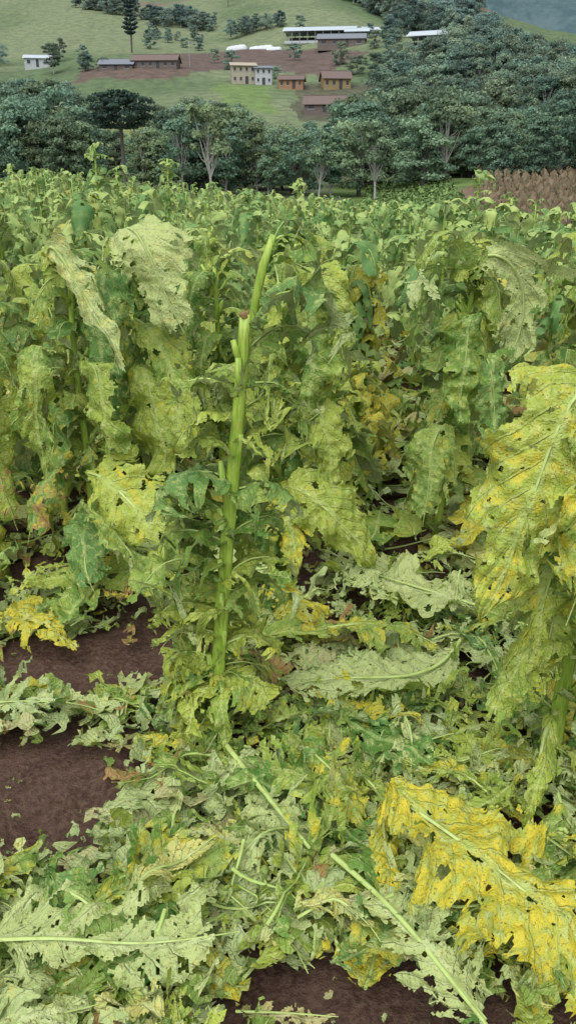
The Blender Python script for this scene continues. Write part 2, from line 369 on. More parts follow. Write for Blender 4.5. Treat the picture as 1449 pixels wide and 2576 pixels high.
def hl2(mb,r):
    hero(mb,[(-.66,3.3,1.25),(-.60,3.15,1.34),(-.52,3.0,1.32),(-.46,2.95,1.18),(-.40,2.93,1.04),(-.33,2.92,.90)],[.9,-.1,.3],.34,r,fold=.8,crum=1.3,tear=.5,hole=.85,yel=.2,dark=.8,ribr=.007,sgn=1)
    hero(mb,[(-.6,3.2,1.0),(-.5,3.05,.98),(-.42,2.95,.8),(-.4,2.9,.5)],[-.9,-.1,0],.34,r,fold=1.3,crum=1.7,tear=.6,hole=.7,yel=.25,dark=.6)
    hero(mb,[(-.6,3.2,1.15),(-.66,3.0,1.2),(-.68,2.9,.95),(-.62,2.85,.6)],[-.9,.1,0],.3,r,fold=1.4,crum=1.6,tear=.55,hole=.6,yel=.1,dark=.1)
    hero(mb,[(-.6,3.2,.8),(-.54,3.0,.85),(-.48,2.9,.62),(-.46,2.85,.35)],[-.9,.1,0],.32,r,fold=1.2,crum=1.7,tear=.6,hole=.7,yel=.2,dark=.7)
nplant(-.62,3.35,1.28,32,hl2,n=24,nu=30,nv=14)
def hc(mb,r):
    hero(mb,[(-.02,2.85,.42),(.03,2.75,.47),(.14,2.68,.40),(.24,2.66,.30),(.33,2.66,.18)],[-.3,-.3,-.8],.32,r,fold=.8,crum=1.2,tear=.4,hole=.5,yel=.15,dark=.85)
    hero(mb,[(-.03,2.9,1.12),(.03,2.8,1.24),(.12,2.76,1.22),(.17,2.74,1.05),(.2,2.74,.85)],[-1,.1,.1],.24,r,fold=1.5,crum=1.7,tear=.6,hole=.7,yel=.1,dark=.7)
    hero(mb,[(-.03,2.9,1.1),(.05,2.8,1.15),(.09,2.76,.9),(.07,2.74,.62)],[-1,.1,.1],.3,r,fold=1.5,crum=1.8,tear=.6,hole=.7,yel=.1,dark=.4)
    hero(mb,[(-.03,2.9,.8),(.06,2.8,.85),(.14,2.76,.68),(.16,2.72,.42)],[-1,.1,.1],.28,r,fold=1.3,crum=1.8,tear=.6,hole=.7,yel=.1,dark=.8)
    hero(mb,[(-.04,2.9,.3),(.0,2.8,.42),(.02,2.7,.3),(.03,2.62,.16)],[-1,.1,.1],.26,r,fold=1.0,crum=1.6,tear=.6,hole=.6,yel=.6,dark=.8)
nplant(-.03,2.95,1.22,33,hc,n=26,nu=30,nv=14)
def hr(mb,r):
    hero(mb,[(.70,3.22,1.16),(.73,3.15,1.25),(.80,3.1,1.25),(.87,3.1,1.16),(.90,3.1,1.04),(.87,3.1,.87),(.78,3.1,.74)],[.5,-.2,.8],.30,r,fold=.9,crum=1.1,tear=.6,hole=.75,yel=.2,dark=.7,ribr=.007)
    hero(mb,[(.70,3.2,1.1),(.62,3.12,1.22),(.54,3.05,1.2),(.47,3.0,1.05),(.47,3.0,.9)],[-.2,-.8,.2],.28,r,fold=1.3,crum=1.5,tear=.5,hole=.7,yel=.15,dark=.5)
    hero(mb,[(.70,3.15,1.0),(.68,3.05,1.05),(.66,2.98,.85),(.64,2.95,.6)],[-.9,-.1,0],.3,r,fold=1.4,crum=1.8,tear=.6,hole=.7,yel=.15,dark=.3)
    hero(mb,[(.70,3.15,.85),(.76,3.05,.9),(.79,2.98,.7),(.78,2.95,.4)],[-.9,-.1,0],.3,r,fold=1.3,crum=1.8,tear=.6,hole=.7,yel=.1,dark=.4)
    hero(mb,[(.68,3.2,.5),(.60,3.05,.62),(.56,3.0,.55),(.55,2.95,.35),(.52,2.9,.15)],[-.9,.1,0],.3,r,fold=1.2,crum=1.6,tear=.6,hole=.7,yel=.2,dark=.8)
nplant(.64,3.25,1.22,34,hr,n=28,lean=(.08,-.02),nu=30,nv=14)
def hrr(mb,r):
    hero(mb,[(.74,1.80,1.05),(.70,1.74,1.10),(.62,1.68,1.10),(.565,1.64,1.01),(.535,1.62,.88),(.49,1.60,.74),(.44,1.58,.58)],[-.75,.30,.45],.38,r,nu=116,nv=70,fold=.9,crum=1.3,tear=.42,hole=.75,yel=.44,dark=.8,ribr=.007)
    hero(mb,[(.73,1.80,1.0),(.68,1.66,1.05),(.66,1.58,.94),(.65,1.55,.75),(.60,1.55,.5)],[-1,.1,.1],.32,r,fold=1.1,crum=1.8,tear=.65,hole=.8,yel=.5,dark=.6,brown=.08,ribr=.006)
    hero(mb,[(.72,1.78,.72),(.64,1.7,.76),(.60,1.66,.6),(.58,1.64,.40),(.56,1.62,.22)],[-1,.1,.1],.32,r,fold=1.1,crum=1.8,tear=.75,hole=.8,yel=.3,dark=.8,brown=.08,ribr=.005)
    hero(mb,[(.72,1.78,.6),(.66,1.72,.62),(.63,1.68,.46),(.63,1.66,.3)],[-1,.1,.1],.26,r,fold=1.2,crum=1.8,tear=.7,hole=.7,yel=.2,dark=.6,ribr=.004)
    hero(mb,[(.70,1.74,.22),(.64,1.64,.24),(.6,1.55,.16),(.57,1.48,.03)],[-1,.3,.1],.11,r,fold=1.5,crum=1.6,tear=.6,hole=.6,yel=.2,dark=.8,ribr=.008)
nplant(.71,1.78,1.15,35,hrr,n=22,lean=(.05,-.02),stub=10,rs=1.25,rem=.6,yb=.1,nu=36,nv=18,az0=.2)
i=36
for x,y,h,yb in [(-1.24,3.1,1.2,.3),(-1.42,3.7,1.2,.15),(-1.1,3.95,1.25,0),(-.72,4.1,1.3,0),(.02,3.7,1.25,0),(.04,4.45,1.25,0),(-.42,4.6,1.25,0),(.84,3.95,1.25,0),(1.3,3.5,1.35,0),(1.5,4.2,1.3,.1),(1.05,4.5,1.2,.1),(-.32,3.75,1.2,.0),(.42,4.9,1.1,.7),(.38,4.2,.6,.7),(.2,3.35,.75,.2),(-1.05,3.5,1.1,.2)]:
    nplant(x,y,h,i,n=24,nu=24,nv=12,yb=yb,Ls=1.1 if h>1 else .85,rem=.35,tear=.65,bp=.45 if yb>.25 else .2);i+=1

# ------------------------------------------------ the rest of the tobacco field
mb=MB();r=np.random.default_rng(99);cnt=0
yy=4.9
rowx=np.arange(-22,22,.85)
while yy<38:
    for x0 in rowx:
        x=x0+.03*(yy)+r.normal(0,.18);y=yy+r.normal(0,.16)
        if abs(x)>.40*y+1.0: continue
        if y>30 and x>6+ (38-y): continue
        if r.random()<.05: continue
        h=r.uniform(1.02,1.45);yb=.3 if r.random()<.15 else 0
        if y<9: plant(mb,x,y,h,r,n=21,nu=16,nv=9,det=1,stub=0,Ls=1.1,rem=.3,yb=yb,tear=.5,wf=.9)
        elif y<15: plant(mb,x,y,h,r,n=17,nu=9,nv=6,det=0,stub=0,rem=.25,Ls=1.05,yb=yb,tear=.45,wf=.75)
        elif y<24: plant(mb,x,y,h,r,n=12,nu=7,nv=4,det=0,stub=0,rem=.15,Ls=1.1,yb=yb,tear=.35,wf=.62)
        else: plant(mb,x,y,h,r,n=9,nu=6,nv=3,det=0,stub=0,rem=.1,Ls=1.2,yb=yb,tear=.3,wf=.6)
        cnt+=1
    yy+=.5
print('field plants',cnt,time.time()-T0)
for x,y,h in [(-1.75,8,1.85),(-1.62,8.3,1.65),(-1.1,8,1.75),(.1,9,1.6),(1.75,8,1.68),(2.3,9,1.5),(-2.6,9,1.6)]:
    plant(mb,x,y,h,r,n=34,nu=14,nv=7,det=1,stub=0,Ls=.7,rem=.5,tear=.5,wf=.75)
mb.build('tobacco_field',M3F)

# ------------------------------------------------ fallen leaves
def gl(mb,x,y,L,W,a,r,flip=False,z=.02,**k):
    n=9;t=np.linspace(-.5,.5,n);aa=a+np.cumsum(r.normal(0,.10,n))
    D=np.stack([np.cos(aa),np.sin(aa)],1)*L/(n-1);Q=np.cumsum(D,0);Q-=Q.mean(0)
    px=x+Q[:,0];py=y+Q[:,1];tilt=r.normal(0,.10)
    pz=H(px,py)+z+tilt*t*L+.012*np.sin(t*9+r.uniform(0,6))
    sd=np.array([math.sin(a),-math.cos(a),r.normal(0,.2)])
    if flip: sd=-sd
    leaf(mb,np.stack([px,py,pz],1),sd,W,k.pop('nu',26),k.pop('nv',14),r,floor=k.pop('floor',.006+z*.6),**k)
bare=[(-.62,2.26,.38,.18),(-.74,1.62,.31,.24),(.10,1.05,.26,.12),(.5,1.0,.2,.08),(-1.05,2.95,.14,.10),(.62,1.52,.10,.08),(-.33,2.2,.12,.07),(.42,2.28,.10,.04)]
def inbare(x,y,s=1.): return any(((x-a)/(c*s))**2+((y-b)/(d*s))**2<1 for a,b,c,d in bare)
mb=MB();r=np.random.default_rng(5)
k=0
while k<820:
    y=r.uniform(.9,5.2) if k<600 else r.uniform(.9,2.6);x=r.uniform(-1,1)*(.42*y+.45)
    if inbare(x,y,1.25): continue
    if -1.3<x<-.35 and 1.35<y<1.95 and r.random()<.5: continue
    k+=1
    L=r.uniform(.2,.5) if y>2.5 else r.uniform(.18,.42);ye=float(np.clip(r.choice([0,.05,.2,.4,.9],p=[.26,.28,.22,.14,.10])+r.normal(0,.05),0,1))
    gl(mb,x,y,L,L*r.uniform(.45,.7),r.uniform(0,6.28),r,flip=r.random()<.5,z=r.uniform(.02,.11) if y<2.5 else r.uniform(.02,.2),yel=ye,brown=(.6 if y>1.6 else .25) if r.random()<.07 else 0,
       fold=r.uniform(.05,.8),sgn=r.choice([-1,1]),crum=r.uniform(1.0,2.0),tear=r.uniform(.5,1.0),hole=r.uniform(.75,1.2),ribr=.004,rib=r.random()<.6,nu=38 if y<2.8 else 20,nv=24 if y<2.8 else 12)
k=0
while k<3600:
    y=r.uniform(.9,4.2)if k<2600 else r.uniform(.9,2.1);x=r.uniform(-1,1)*(.42*y+.4)
    ib=inbare(x,y,1.0)
    if ib and r.random()<.90: continue
    k+=1;L=r.uniform(.010,.035) if ib else .03+.14*r.random()**1.7
    gl(mb,x,y,L,L*r.uniform(.4,.9),r.uniform(0,6.28),r,flip=r.random()<.5,z=.006 if ib else r.uniform(.01,.085),yel=float(r.choice([0,.1,.3,.9],p=[.38,.34,.2,.08])),brown=.7 if r.random()<.08 else 0,
       fold=r.uniform(.2,1.4),crum=r.uniform(.6,1.4) if not ib else .3,tear=.7,hole=.5,rib=False,nu=9,nv=6,shape='rem')
for k in range(45):
    y=r.uniform(1.,3.6);x=r.uniform(-1,1)*(.38*y);a=r.uniform(0,6.28);L=r.uniform(.12,.3)
    if inbare(x,y,1.3): continue
    t=np.linspace(-.5,.5,8);P=np.stack([x+np.cos(a)*t*L,y+np.sin(a)*t*L+.02*np.sin(t*4),H(x,y)+r.uniform(.05,.10)+t*r.normal(0,.04)],1)
    tube(mb,P,np.linspace(.005,.0015,8),6,1,[0,r.random()*.6,0,1],cap=True)
for P,r0 in [([(-.16,1.72,.12),(-.06,1.56,.11),(.05,1.40,.09)],.007),([(.10,1.38,.09),(.22,1.22,.11),(.36,.98,.09)],.0065)]:
    tube(mb,spl(P,12),np.linspace(r0,r0*.6,12),8,1,[0,.6,0,1],cap=True)
for k in range(1300):
    y=r.uniform(4.0,11);x=r.uniform(-1,1)*(.42*y+.4);L=r.uniform(.25,.55)
    gl(mb,x,y,L,L*r.uniform(.5,.7),r.uniform(0,6.28),r,flip=r.random()<.5,z=r.uniform(.01,.25),yel=float(r.choice([0,.1,.4,.9],p=[.35,.30,.18,.17])),brown=.7 if r.random()<.16 else 0,
       fold=r.uniform(.2,1.4),crum=r.uniform(1.,2.),tear=.5,hole=.5,rib=False,nu=12,nv=7)
mb.build('fallen_tobacco_leaves',M3)

# individual large fallen leaves
def fl(pts,side,W,seed,**k):
    mb=MB();k.setdefault('nu',90);k.setdefault('nv',50);hero(mb,pts,side,W,np.random.default_rng(seed),floor=.012,**k);mb.build('fallen_tobacco_leaf',M3)
fl([(.24,1.52,.15),(.34,1.40,.16),(.46,1.27,.15),(.57,1.15,.12),(.70,1.02,.08)],[-.7,-.7,.1],.48,1,nu=116,nv=74,fold=.7,crum=1.8,tear=.42,hole=.75,yel=.78,dark=.9,ribr=.0055)
fl([(.52,2.08,.22),(.47,2.04,.16),(.36,2.0,.14),(.2,2.0,.14),(.08,2.02,.12),(-.04,2.03,.08)],[0,-1,-.15],.24,2,fold=.5,crum=1.5,tear=.4,hole=.8,yel=.05,dark=.6,ribr=.007)
fl([(.64,2.42,.15),(.5,2.5,.16),(.36,2.62,.15),(.24,2.75,.13),(.12,2.88,.10)],[-.6,-.8,-.1],.38,3,fold=.4,crum=1.5,tear=.45,hole=.85,yel=.12,dark=.9,ribr=.006)
fl([(.12,2.28,.15),(.25,2.3,.16),(.4,2.28,.14),(.52,2.2,.11)],[0,-1,.2],.16,4,fold=.8,crum=1.5,tear=.5,hole=.6,yel=.45,dark=.5,ribr=.006)
fl([(-.05,2.62,.14),(.02,2.5,.14),(.08,2.4,.11),(.12,2.32,.07)],[-1,-.2,.1],.32,5,fold=.5,crum=1.6,tear=.5,hole=.7,yel=.85,dark=.9,ribr=.004)
fl([(-.98,2.55,.08),(-.88,2.45,.08),(-.78,2.36,.08),(-.68,2.3,.05)],[-.6,-.8,0],.24,6,fold=.4,crum=1.6,tear=.5,hole=.8,yel=.85,dark=.9,ribr=.004)
fl([(-.62,1.14,.11),(-.45,1.14,.12),(-.3,1.13,.11),(-.15,1.15,.11),(-.04,1.2,.08)],[0,1,.1],.36,7,fold=.3,crum=1.8,tear=.65,hole=.95,yel=.05,dark=.7,ribr=.005)
fl([(.36,1.0,.08),(.28,1.12,.10),(.2,1.25,.10),(.12,1.37,.08)],[-1,-.6,.1],.3,8,fold=.4,crum=1.8,tear=.7,hole=.9,yel=.05,dark=.7,ribr=.004)
fl([(-.14,1.70,.11),(-.08,1.62,.10),(-.02,1.52,.09),(.05,1.40,.08)],[1,.7,.1],.28,9,fold=.4,crum=1.8,tear=.7,hole=.9,yel=.05,dark=.7,ribr=.004)
fl([(.05,1.72,.12),(.12,1.62,.12),(.16,1.52,.10),(.2,1.45,.07)],[-1,-.3,.1],.22,10,fold=.5,crum=1.7,tear=.7,hole=.6,yel=.5,dark=.5,ribr=.004)
fl([(-.95,1.92,.10),(-.78,1.93,.11),(-.62,1.95,.09),(-.5,1.93,.06)],[0,1,.1],.17,11,fold=.6,crum=1.7,tear=.8,hole=.7,yel=.3,dark=.3,ribr=.004)
fl([(.02,1.22,.08),(.1,1.26,.10),(.17,1.2,.08),(.2,1.15,.06)],[0,1,.1],.14,12,fold=.5,crum=1.6,tear=.7,hole=.7,yel=.7,dark=.5,brown=.1,ribr=.004)
fl([(-.1,1.06,.02),(.0,1.05,.03),(.12,1.04,.03)],[0,1,.1],.1,13,fold=.5,crum=1.6,tear=.8,hole=.8,yel=.9,dark=.5,brown=1.,ribr=.003)
fl([(.36,3.95,.3),(.42,3.85,.42),(.5,3.8,.35),(.56,3.78,.15)],[0,-1,.4],.32,14,fold=.8,crum=1.6,tear=.5,hole=.7,yel=.9,dark=.7,brown=.35,ribr=.005)

# ------------------------------------------------ trees
def bark(nm,c1,c2):
    k=NT(nm);return k.out(k.mix(k.noise(k.pos(),3,4),c1,c2),.85,.15)
BARK=bark('bark_dark_mat',(.07,.065,.06),(.13,.12,.11));BARKP=bark('bark_pale_mat',(.26,.26,.24),(.46,.45,.42))
def fol(nm,c1,c2):
    k=NT(nm);lf=k.attr('lf');c=k.n('ShaderNodeSeparateColor');k.t.links.new(lf.outputs['Color'],c.inputs[0])
    oi=k.n('ShaderNodeObjectInfo')
    base=k.mix(c.outputs[0],c1,c2)
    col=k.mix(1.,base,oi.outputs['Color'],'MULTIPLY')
    return k.out(col,.8,.1,None,.28)
FOL=fol('foliage_mat',(.125,.185,.105),(.20,.275,.14))  # greens lightened to carry some of the forest haze in the colour
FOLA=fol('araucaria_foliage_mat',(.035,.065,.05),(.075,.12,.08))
def clumps(mb,cs,rs,nl,size,r,squash=.75,mat=0):
    for c,rc in zip(cs,rs):
        d=nrm(r.normal(size=(nl,3)));d[:,2]=np.where(d[:,2]<-.3,-d[:,2]*.5,d[:,2])
        p=c+d*rc*r.uniform(.45,1.08,(nl,1))*np.array([1,1,squash])
        nn=nrm(d+r.normal(0,.45,(nl,3)));t=nrm(np.cross(nn,r.normal(size=(nl,3))));b=np.cross(nn,t)
        s=size*r.uniform(.5,1.3,(nl,1))
        q=np.stack([p-t*s-b*s*.5,p+t*s*.6-b*s*.6,p+t*s+b*s*.5,p-t*s*.5+b*s*.7],1).reshape(-1,3)
        cc=np.tile([0,0,0,1.],(nl*4,1));cc[:,0]=np.repeat(np.clip(r.uniform(.1,.75)+r.normal(0,.2,nl),0,1),4)
        mb.add(q,np.arange(nl*4).reshape(-1,4),None,cc,mat)
def tree(nm,h,cr,r,kind='round',pale=False):
    mb=MB();z=np.linspace(0,1,7)
    tr=np.stack([.02*h*np.sin(z*4+r.uniform(0,6)),.02*h*np.sin(z*3),z*h*.8],1)
    tube(mb,tr,np.linspace(.028*h if not pale else .016*h,.006*h,7),7,1,[0,0,0,0])
    cs=[];rs=[]
    n={'round':36,'tall':34,'bush':18,'open':22}[kind]
    for i in range(n):
        if kind=='tall':
            f=r.uniform(.28,1);w=cr*math.sin(math.pi*min(.95,(f-.15)/.95))**.7;rc=r.uniform(.09,.16)*h*.8
        elif kind=='open':
            f=r.uniform(.55,1);w=cr*.9;rc=r.uniform(.07,.12)*h
        elif kind=='bush':
            f=r.uniform(.2,.95);w=cr*math.sqrt(max(0,1-(f-.3)**2/.5));rc=r.uniform(.16,.25)*h
        else:
            f=r.uniform(.15,.97);w=cr*math.sqrt(max(.02,1-((f-.5)/.52)**2));rc=r.uniform(.11,.19)*h*.85
        a=r.uniform(0,6.28);q=math.sqrt(r.uniform(.1,1))*w
        c=np.array([math.cos(a)*q,math.sin(a)*q,f*h-rc*.4]);cs.append(c);rs.append(rc)
        if i%3==0 or kind=='open':
            b=tr[int(np.clip(f*.75*6,1,5)) if kind!='open' else r.integers(2,5)];tube(mb,[b,(b+c)/2+[0,0,-.03*h],c],[.007*h,.0045*h,.002*h],4,1,[0,0,0,0])
    clumps(mb,cs,rs,150,h*.018,r)
    return mb.build(nm+'_proto',[FOL,BARKP if pale else BARK],smooth=False)
r=np.random.default_rng(11)
PR=[tree('t%d'%i,10,r.uniform(3.2,4.6),r) for i in range(5)]
PT=[tree('e%d'%i,10,r.uniform(2.2,3.2),r,'tall',True) for i in range(4)]
PB=[tree('b%d'%i,10,6,r,'bush') for i in range(2)]
PO=[tree('o%d'%i,10,2.6,r,'open',True) for i in range(2)]
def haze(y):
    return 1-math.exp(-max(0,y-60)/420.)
clear=[(46,300,13),(42,285,9),(-86,312,12),(-80,296,9)]
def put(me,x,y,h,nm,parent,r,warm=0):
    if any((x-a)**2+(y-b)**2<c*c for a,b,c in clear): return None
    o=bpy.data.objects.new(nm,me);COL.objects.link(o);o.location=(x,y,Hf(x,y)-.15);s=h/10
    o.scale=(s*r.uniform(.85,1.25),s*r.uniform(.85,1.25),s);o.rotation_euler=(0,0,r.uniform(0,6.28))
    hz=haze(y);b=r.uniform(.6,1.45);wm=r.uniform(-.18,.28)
    o.color=(b*(.90+hz*.25+wm),b*(.96+hz*.18+wm*.5),b*(1.05+hz*1.2),1)  # random tone, plus aerial haze painted in as a paler, bluer tint with distance
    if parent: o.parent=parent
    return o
def empty(n):
    e=bpy.data.objects.new(n,None);COL.objects.link(e);return e
FO=empty('forest')
def scatter(poly,n,h0,h1,mix=(.6,.3,.1),lim=None):
    xs=[p[0] for p in poly];ys=[p[1] for p in poly];c=0;g=0
    while c<n and g<n*30:
        g+=1;x=r.uniform(min(xs),max(xs));y=r.uniform(min(ys),max(ys))
        if not pip(np.array([x]),np.array([y]),poly)[0]: continue
        h=r.uniform(h0,h1)
        if lim and (Hf(x,y)+h-1.5)/y>lim(x/y): continue
        q=r.random();me=PR[r.integers(5)] if q<mix[0] else PT[r.integers(4)] if q<mix[0]+mix[1] else PB[r.integers(2)]
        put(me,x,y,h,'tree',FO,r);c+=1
def gap(q): return -.235<q<-.145
def fl1(q): return .056 if gap(q) else .060 if .0<q<.065 else (.078 if q<.05 and q>-.13 else .10)
scatter([(-50,104),(-24,104),(40,104),(52,128),(54,150),(-62,150)],180,6.0,12,(.5,.42,.08),fl1)
scatter([(-24,92),(30,92),(34,106),(-30,106)],46,5.0,8.5,(.4,.4,.2),fl1)
scatter([(-62,150),(-52,150),(-44,225),(-100,262),(-110,200)],90,8,13,(.6,.3,.1),lambda q:.07 if gap(q) else .105)
scatter([(-50,85),(-30,85),(-32,110),(-52,120)],30,7,10,(.6,.3,.1),lambda q:.10)
scatter([(-26,150),(-14,150),(-12,190),(-24,205)],18,6,9,(.6,.3,.1),lambda q:.075 if gap(q) else .09)
scatter([(16,150),(60,150),(95,260),(24,250),(20,205)],125,8,12,(.6,.3,.1),lambda q:.075 if q<.07 else 9)
rl=lambda q:(.122 if .135<q<.175 else 9) if q<.2 else .168-(q-.2)*.33
scatter([(60,150),(100,200),(160,330),(150,480),(80,330),(62,262),(30,262)],180,8,13,(.6,.3,.1),rl)
scatter([(24,262),(60,262),(62,300),(34,300)],14,6,8,(.6,.3,.1),rl)
rl2=lambda q:9 if q<.2 else .172-(q-.2)*.33
scatter([(78,335),(150,470),(200,560),(140,600),(36,640),(30,470),(44,400)],380,9,14,(.6,.3,.1),rl2)
scatter([(-112,478),(-98,492),(-26,424),(-36,412)],60,5,9)
scatter([(-25,394),(-24,402),(-2,402),(-1,394)],22,4,7,(.4,.1,.5))
scatter([(-125,270),(-60,270),(-64,290),(-78,330),(-130,330)],20,5,9)
scatter([(-60,385),(-30,385),(-20,395),(-60,400)],8,3,6)
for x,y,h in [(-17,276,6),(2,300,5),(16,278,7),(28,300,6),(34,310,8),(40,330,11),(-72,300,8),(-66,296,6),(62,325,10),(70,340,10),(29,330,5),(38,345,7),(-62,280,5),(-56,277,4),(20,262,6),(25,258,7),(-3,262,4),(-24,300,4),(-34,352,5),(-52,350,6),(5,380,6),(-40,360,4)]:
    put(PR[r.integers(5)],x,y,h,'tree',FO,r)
for x,y,h in [(-7.6,86,9.0),(8.5,86,7.5),(3.2,88,6.6),(16.5,92,8.5),(-11,92,8)]:
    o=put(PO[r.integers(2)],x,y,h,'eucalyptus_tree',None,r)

def araucaria(x,y,h,cr,r,up=False):
    mb=MB();z=np.linspace(0,1,8)
    tr=np.stack([.01*h*np.sin(z*3),0*z,z*h*.97],1);tube(mb,tr,np.linspace(.020*h,.012*h,8),8,1,[0]*4)
    tiers=[(.76,1.),(.82,1.),(.88,.85),(.93,.6),(.97,.3)] if not up else [(.35+.08*i,.55+.25*math.sin(i)) for i in range(8)]
    for f,w in tiers:
        n=10
        for j in range(n):
            a=6.28*j/n+r.uniform(-.25,.25);L=cr*w*r.uniform(.8,1.1);b=np.array([0,0,f*h]);t=np.linspace(0,1,5)
            P=b+np.stack([np.cos(a)*t*L,np.sin(a)*t*L,(-.12*np.sin(t*3.1)+.16*t*t)*L],1)
            tube(mb,P,np.linspace(.006*h,.002*h,5),4,1,[0]*4)
            clumps(mb,[P[3]+[0,0,.1],P[4]+[0,0,.15],P[2]],[L*.2,L*.24,L*.15],60,h*.012,r,.6)
    ob=mb.build('araucaria_tree',[FOLA,BARK],smooth=False);ob.location=(x,y,Hf(x,y)-.1);hz=haze(y);ob.color=(1+hz*.6,1+hz*.5,1.1+hz*1.2,1)  # aerial haze painted into the object colour, growing with distance
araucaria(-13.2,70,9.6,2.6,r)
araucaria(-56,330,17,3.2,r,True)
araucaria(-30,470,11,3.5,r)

# dry maize + green crop on the near slope
mb=MB();r=np.random.default_rng(8)
for i in range(15):
    for j in range(110):
        y=58+j*.42;fx=(13+ .21*(y-58))+i*(.72+.007*(y-58));x=fx+r.normal(0,.08);z=Hf(x,y);h=r.uniform(.9,1.5)
        for q in range(4):
            a=r.uniform(0,6.28);d=np.array([math.cos(a),math.sin(a),0])*.2;b=np.array([x,y,z+h*r.uniform(0,.6)]);w=np.array([0,0,.18])
            mb.add(np.array([b,b+d+w,b+d*1.6+w*1.5+[0,0,.1],b+[0,0,h*.45]]),np.array([[0,1,2,3]]),None,[r.random(),0,0,1],0)
k=NT('dry_maize_mat');c=k.n('ShaderNodeSeparateColor');k.t.links.new(k.attr('lf').outputs['Color'],c.inputs[0])
mb.build('dry_maize_field',[k.out(k.mix(c.outputs[0],(.13,.12,.075),(.30,.23,.15)),.8,.1)],smooth=False)
mb=MB()
cs=[];rs=[]
for i in range(12):
    for j in range(60):
        y=56+j*.8;x=5+i*.75+.1*(y-56)+r.normal(0,.1);cs.append(np.array([x,y,Hf(x,y)+.2]));rs.append(.4)
clumps(mb,cs,rs,12,.16,r);k=NT('green_crop_mat');c=k.n('ShaderNodeSeparateColor');k.t.links.new(k.attr('lf').outputs['Color'],c.inputs[0])
mb.build('green_crop_field',[k.out(k.mix(c.outputs[0],(.10,.17,.06),(.20,.29,.10)),.8,.1)],smooth=False)

# ------------------------------------------------ buildings
def pm(nm,c,rough=.7,var=.2,sc=1.5):
    k=NT(nm);return k.out(k.mix(k.noise(k.pos(),sc,5,.7),tuple(v*(1-var) for v in c),tuple(min(.9,v*(1+var)) for v in c)),rough,.2)
WHT=pm('white_sheet_metal_mat',(.40,.46,.51),.5,.08);CRM=pm('cream_wall_mat',(.34,.31,.25));WW=pm('white_wall_mat',(.40,.42,.44),.7,.08)
ORG=pm('orange_wall_mat',(.30,.17,.10));YEL=pm('ochre_wall_mat',(.26,.20,.10));RB=pm('brown_tile_mat',(.14,.105,.095));RG=pm('grey_roof_mat',(.16,.18,.21))
WD=pm('weathered_wood_mat',(.14,.115,.105));DK=pm('dark_opening_mat',(.06,.06,.065));PST=pm('post_mat',(.25,.25,.25));TRP=pm('white_film_mat',(.50,.54,.58),.35,.05)
def box(mb,c,s,m):
    x,y,z=[v/2 for v in s];V=np.array([[a*x,b*y,d*z] for d in(-1,1) for b in(-1,1) for a in(-1,1)],float)+c
    F=np.array([[0,2,3,1],[4,5,7,6],[0,1,5,4],[2,6,7,3],[0,4,6,2],[1,3,7,5]]);mb.add(V,F,None,[0,0,0,1],m)
def part(nm,par,mat,boxes,gab=None):
    mb=MB()
    for c,s in boxes: box(mb,np.array(c,float),s,0)
    if gab is not None:
        for V in gab: mb.add(np.array(V,float),np.array([[0,1,2,3]]),None,[0,0,0,1],0)
    o=mb.build(nm,[mat],par,smooth=False);return o
def house(nm,x,y,w,d,h,roof,rh,wall,rot=0,wins=4,floors=1,open_=False):
    e=empty(nm);e.location=(x,y,min(Hf(x-w/2,y),Hf(x+w/2,y),Hf(x,y-d/2))+.0);e.rotation_euler=(0,0,rot)
    hb=h-rh
    if open_:
        n=max(4,int(w/2.6));part('posts',e,PST,[((-w/2+.15+i*(w-.3)/(n-1),s*(d/2-.15),hb/2),(.22,.22,hb)) for i in range(n) for s in(-1,1)]+[((-w/2+.15+i*(w-.3)/(n-1),0,hb-.1),(.15,d-.3,.2)) for i in range(n)])
        part('low_wall',e,WW,[((0,-d/2+.15,.45),(w-.5,.12,.9)),((0,d/2-.15,.6),(w-.5,.12,1.2))])
        part('inner_stalls',e,DK,[((0,d*.2,hb*.35),(w*.9,.2,hb*.7))])
    else:
        part('walls',e,wall,[((0,0,hb/2-.5),(w,d,hb+1))],[[(-w/2,-d/2,hb),(-w/2,d/2,hb),(-w/2,.01,h-.05),(-w/2,-.01,h-.05)],[(w/2,d/2,hb),(w/2,-d/2,hb),(w/2,-.01,h-.05),(w/2,.01,h-.05)]])
        B=[];Fr=[]
        for fl_ in range(floors):
            zc=hb*(fl_+.55)/floors
            for i in range(wins):
                xx=-w/2+w*(i+.5)/wins
                if fl_==0 and i==wins//2: B.append(((xx,-d/2-.02,hb/floors*.42),(.9,.06,hb/floors*.8)))
                else:
                    B.append(((xx,-d/2-.02,zc),(w/wins*.38,.06,hb/floors*.36)));Fr.append(((xx,-d/2-.03,zc-hb/floors*.21),(w/wins*.5,.12,.1)))
        part('windows_and_door',e,DK,B);part('sills',e,WW,Fr) if Fr else None
    o=.5;t=.12
    sl=[]
    for s in(-1,1):
        a=(-w/2-o,s*(d/2+o),hb-rh*o/(d/2));b=(w/2+o,s*(d/2+o),hb-rh*o/(d/2));c=(w/2+o,0,h);dd=(-w/2-o,0,h)
        sl.append([a,b,c,dd] if s<0 else [b,a,dd,c])
        lo=[(p[0],p[1],p[2]-t) for p in (a,b,c,dd)];sl.append(lo[::-1] if s<0 else lo)
        sl.append([a,(a[0],a[1],a[2]-t),(b[0],b[1],b[2]-t),b])
        sl.append([a,dd,(dd[0],dd[1],dd[2]-t),(a[0],a[1],a[2]-t)]);sl.append([b,(b[0],b[1],b[2]-t),(c[0],c[1],c[2]-t),c])
    part('roof',e,roof,[((0,0,h+.02),(w+2*o,.25,.08))],sl)
    return e
house('cream_house',-12.7,256,6.6,6,5.6,CRM,.9,CRM,.15,4,2)
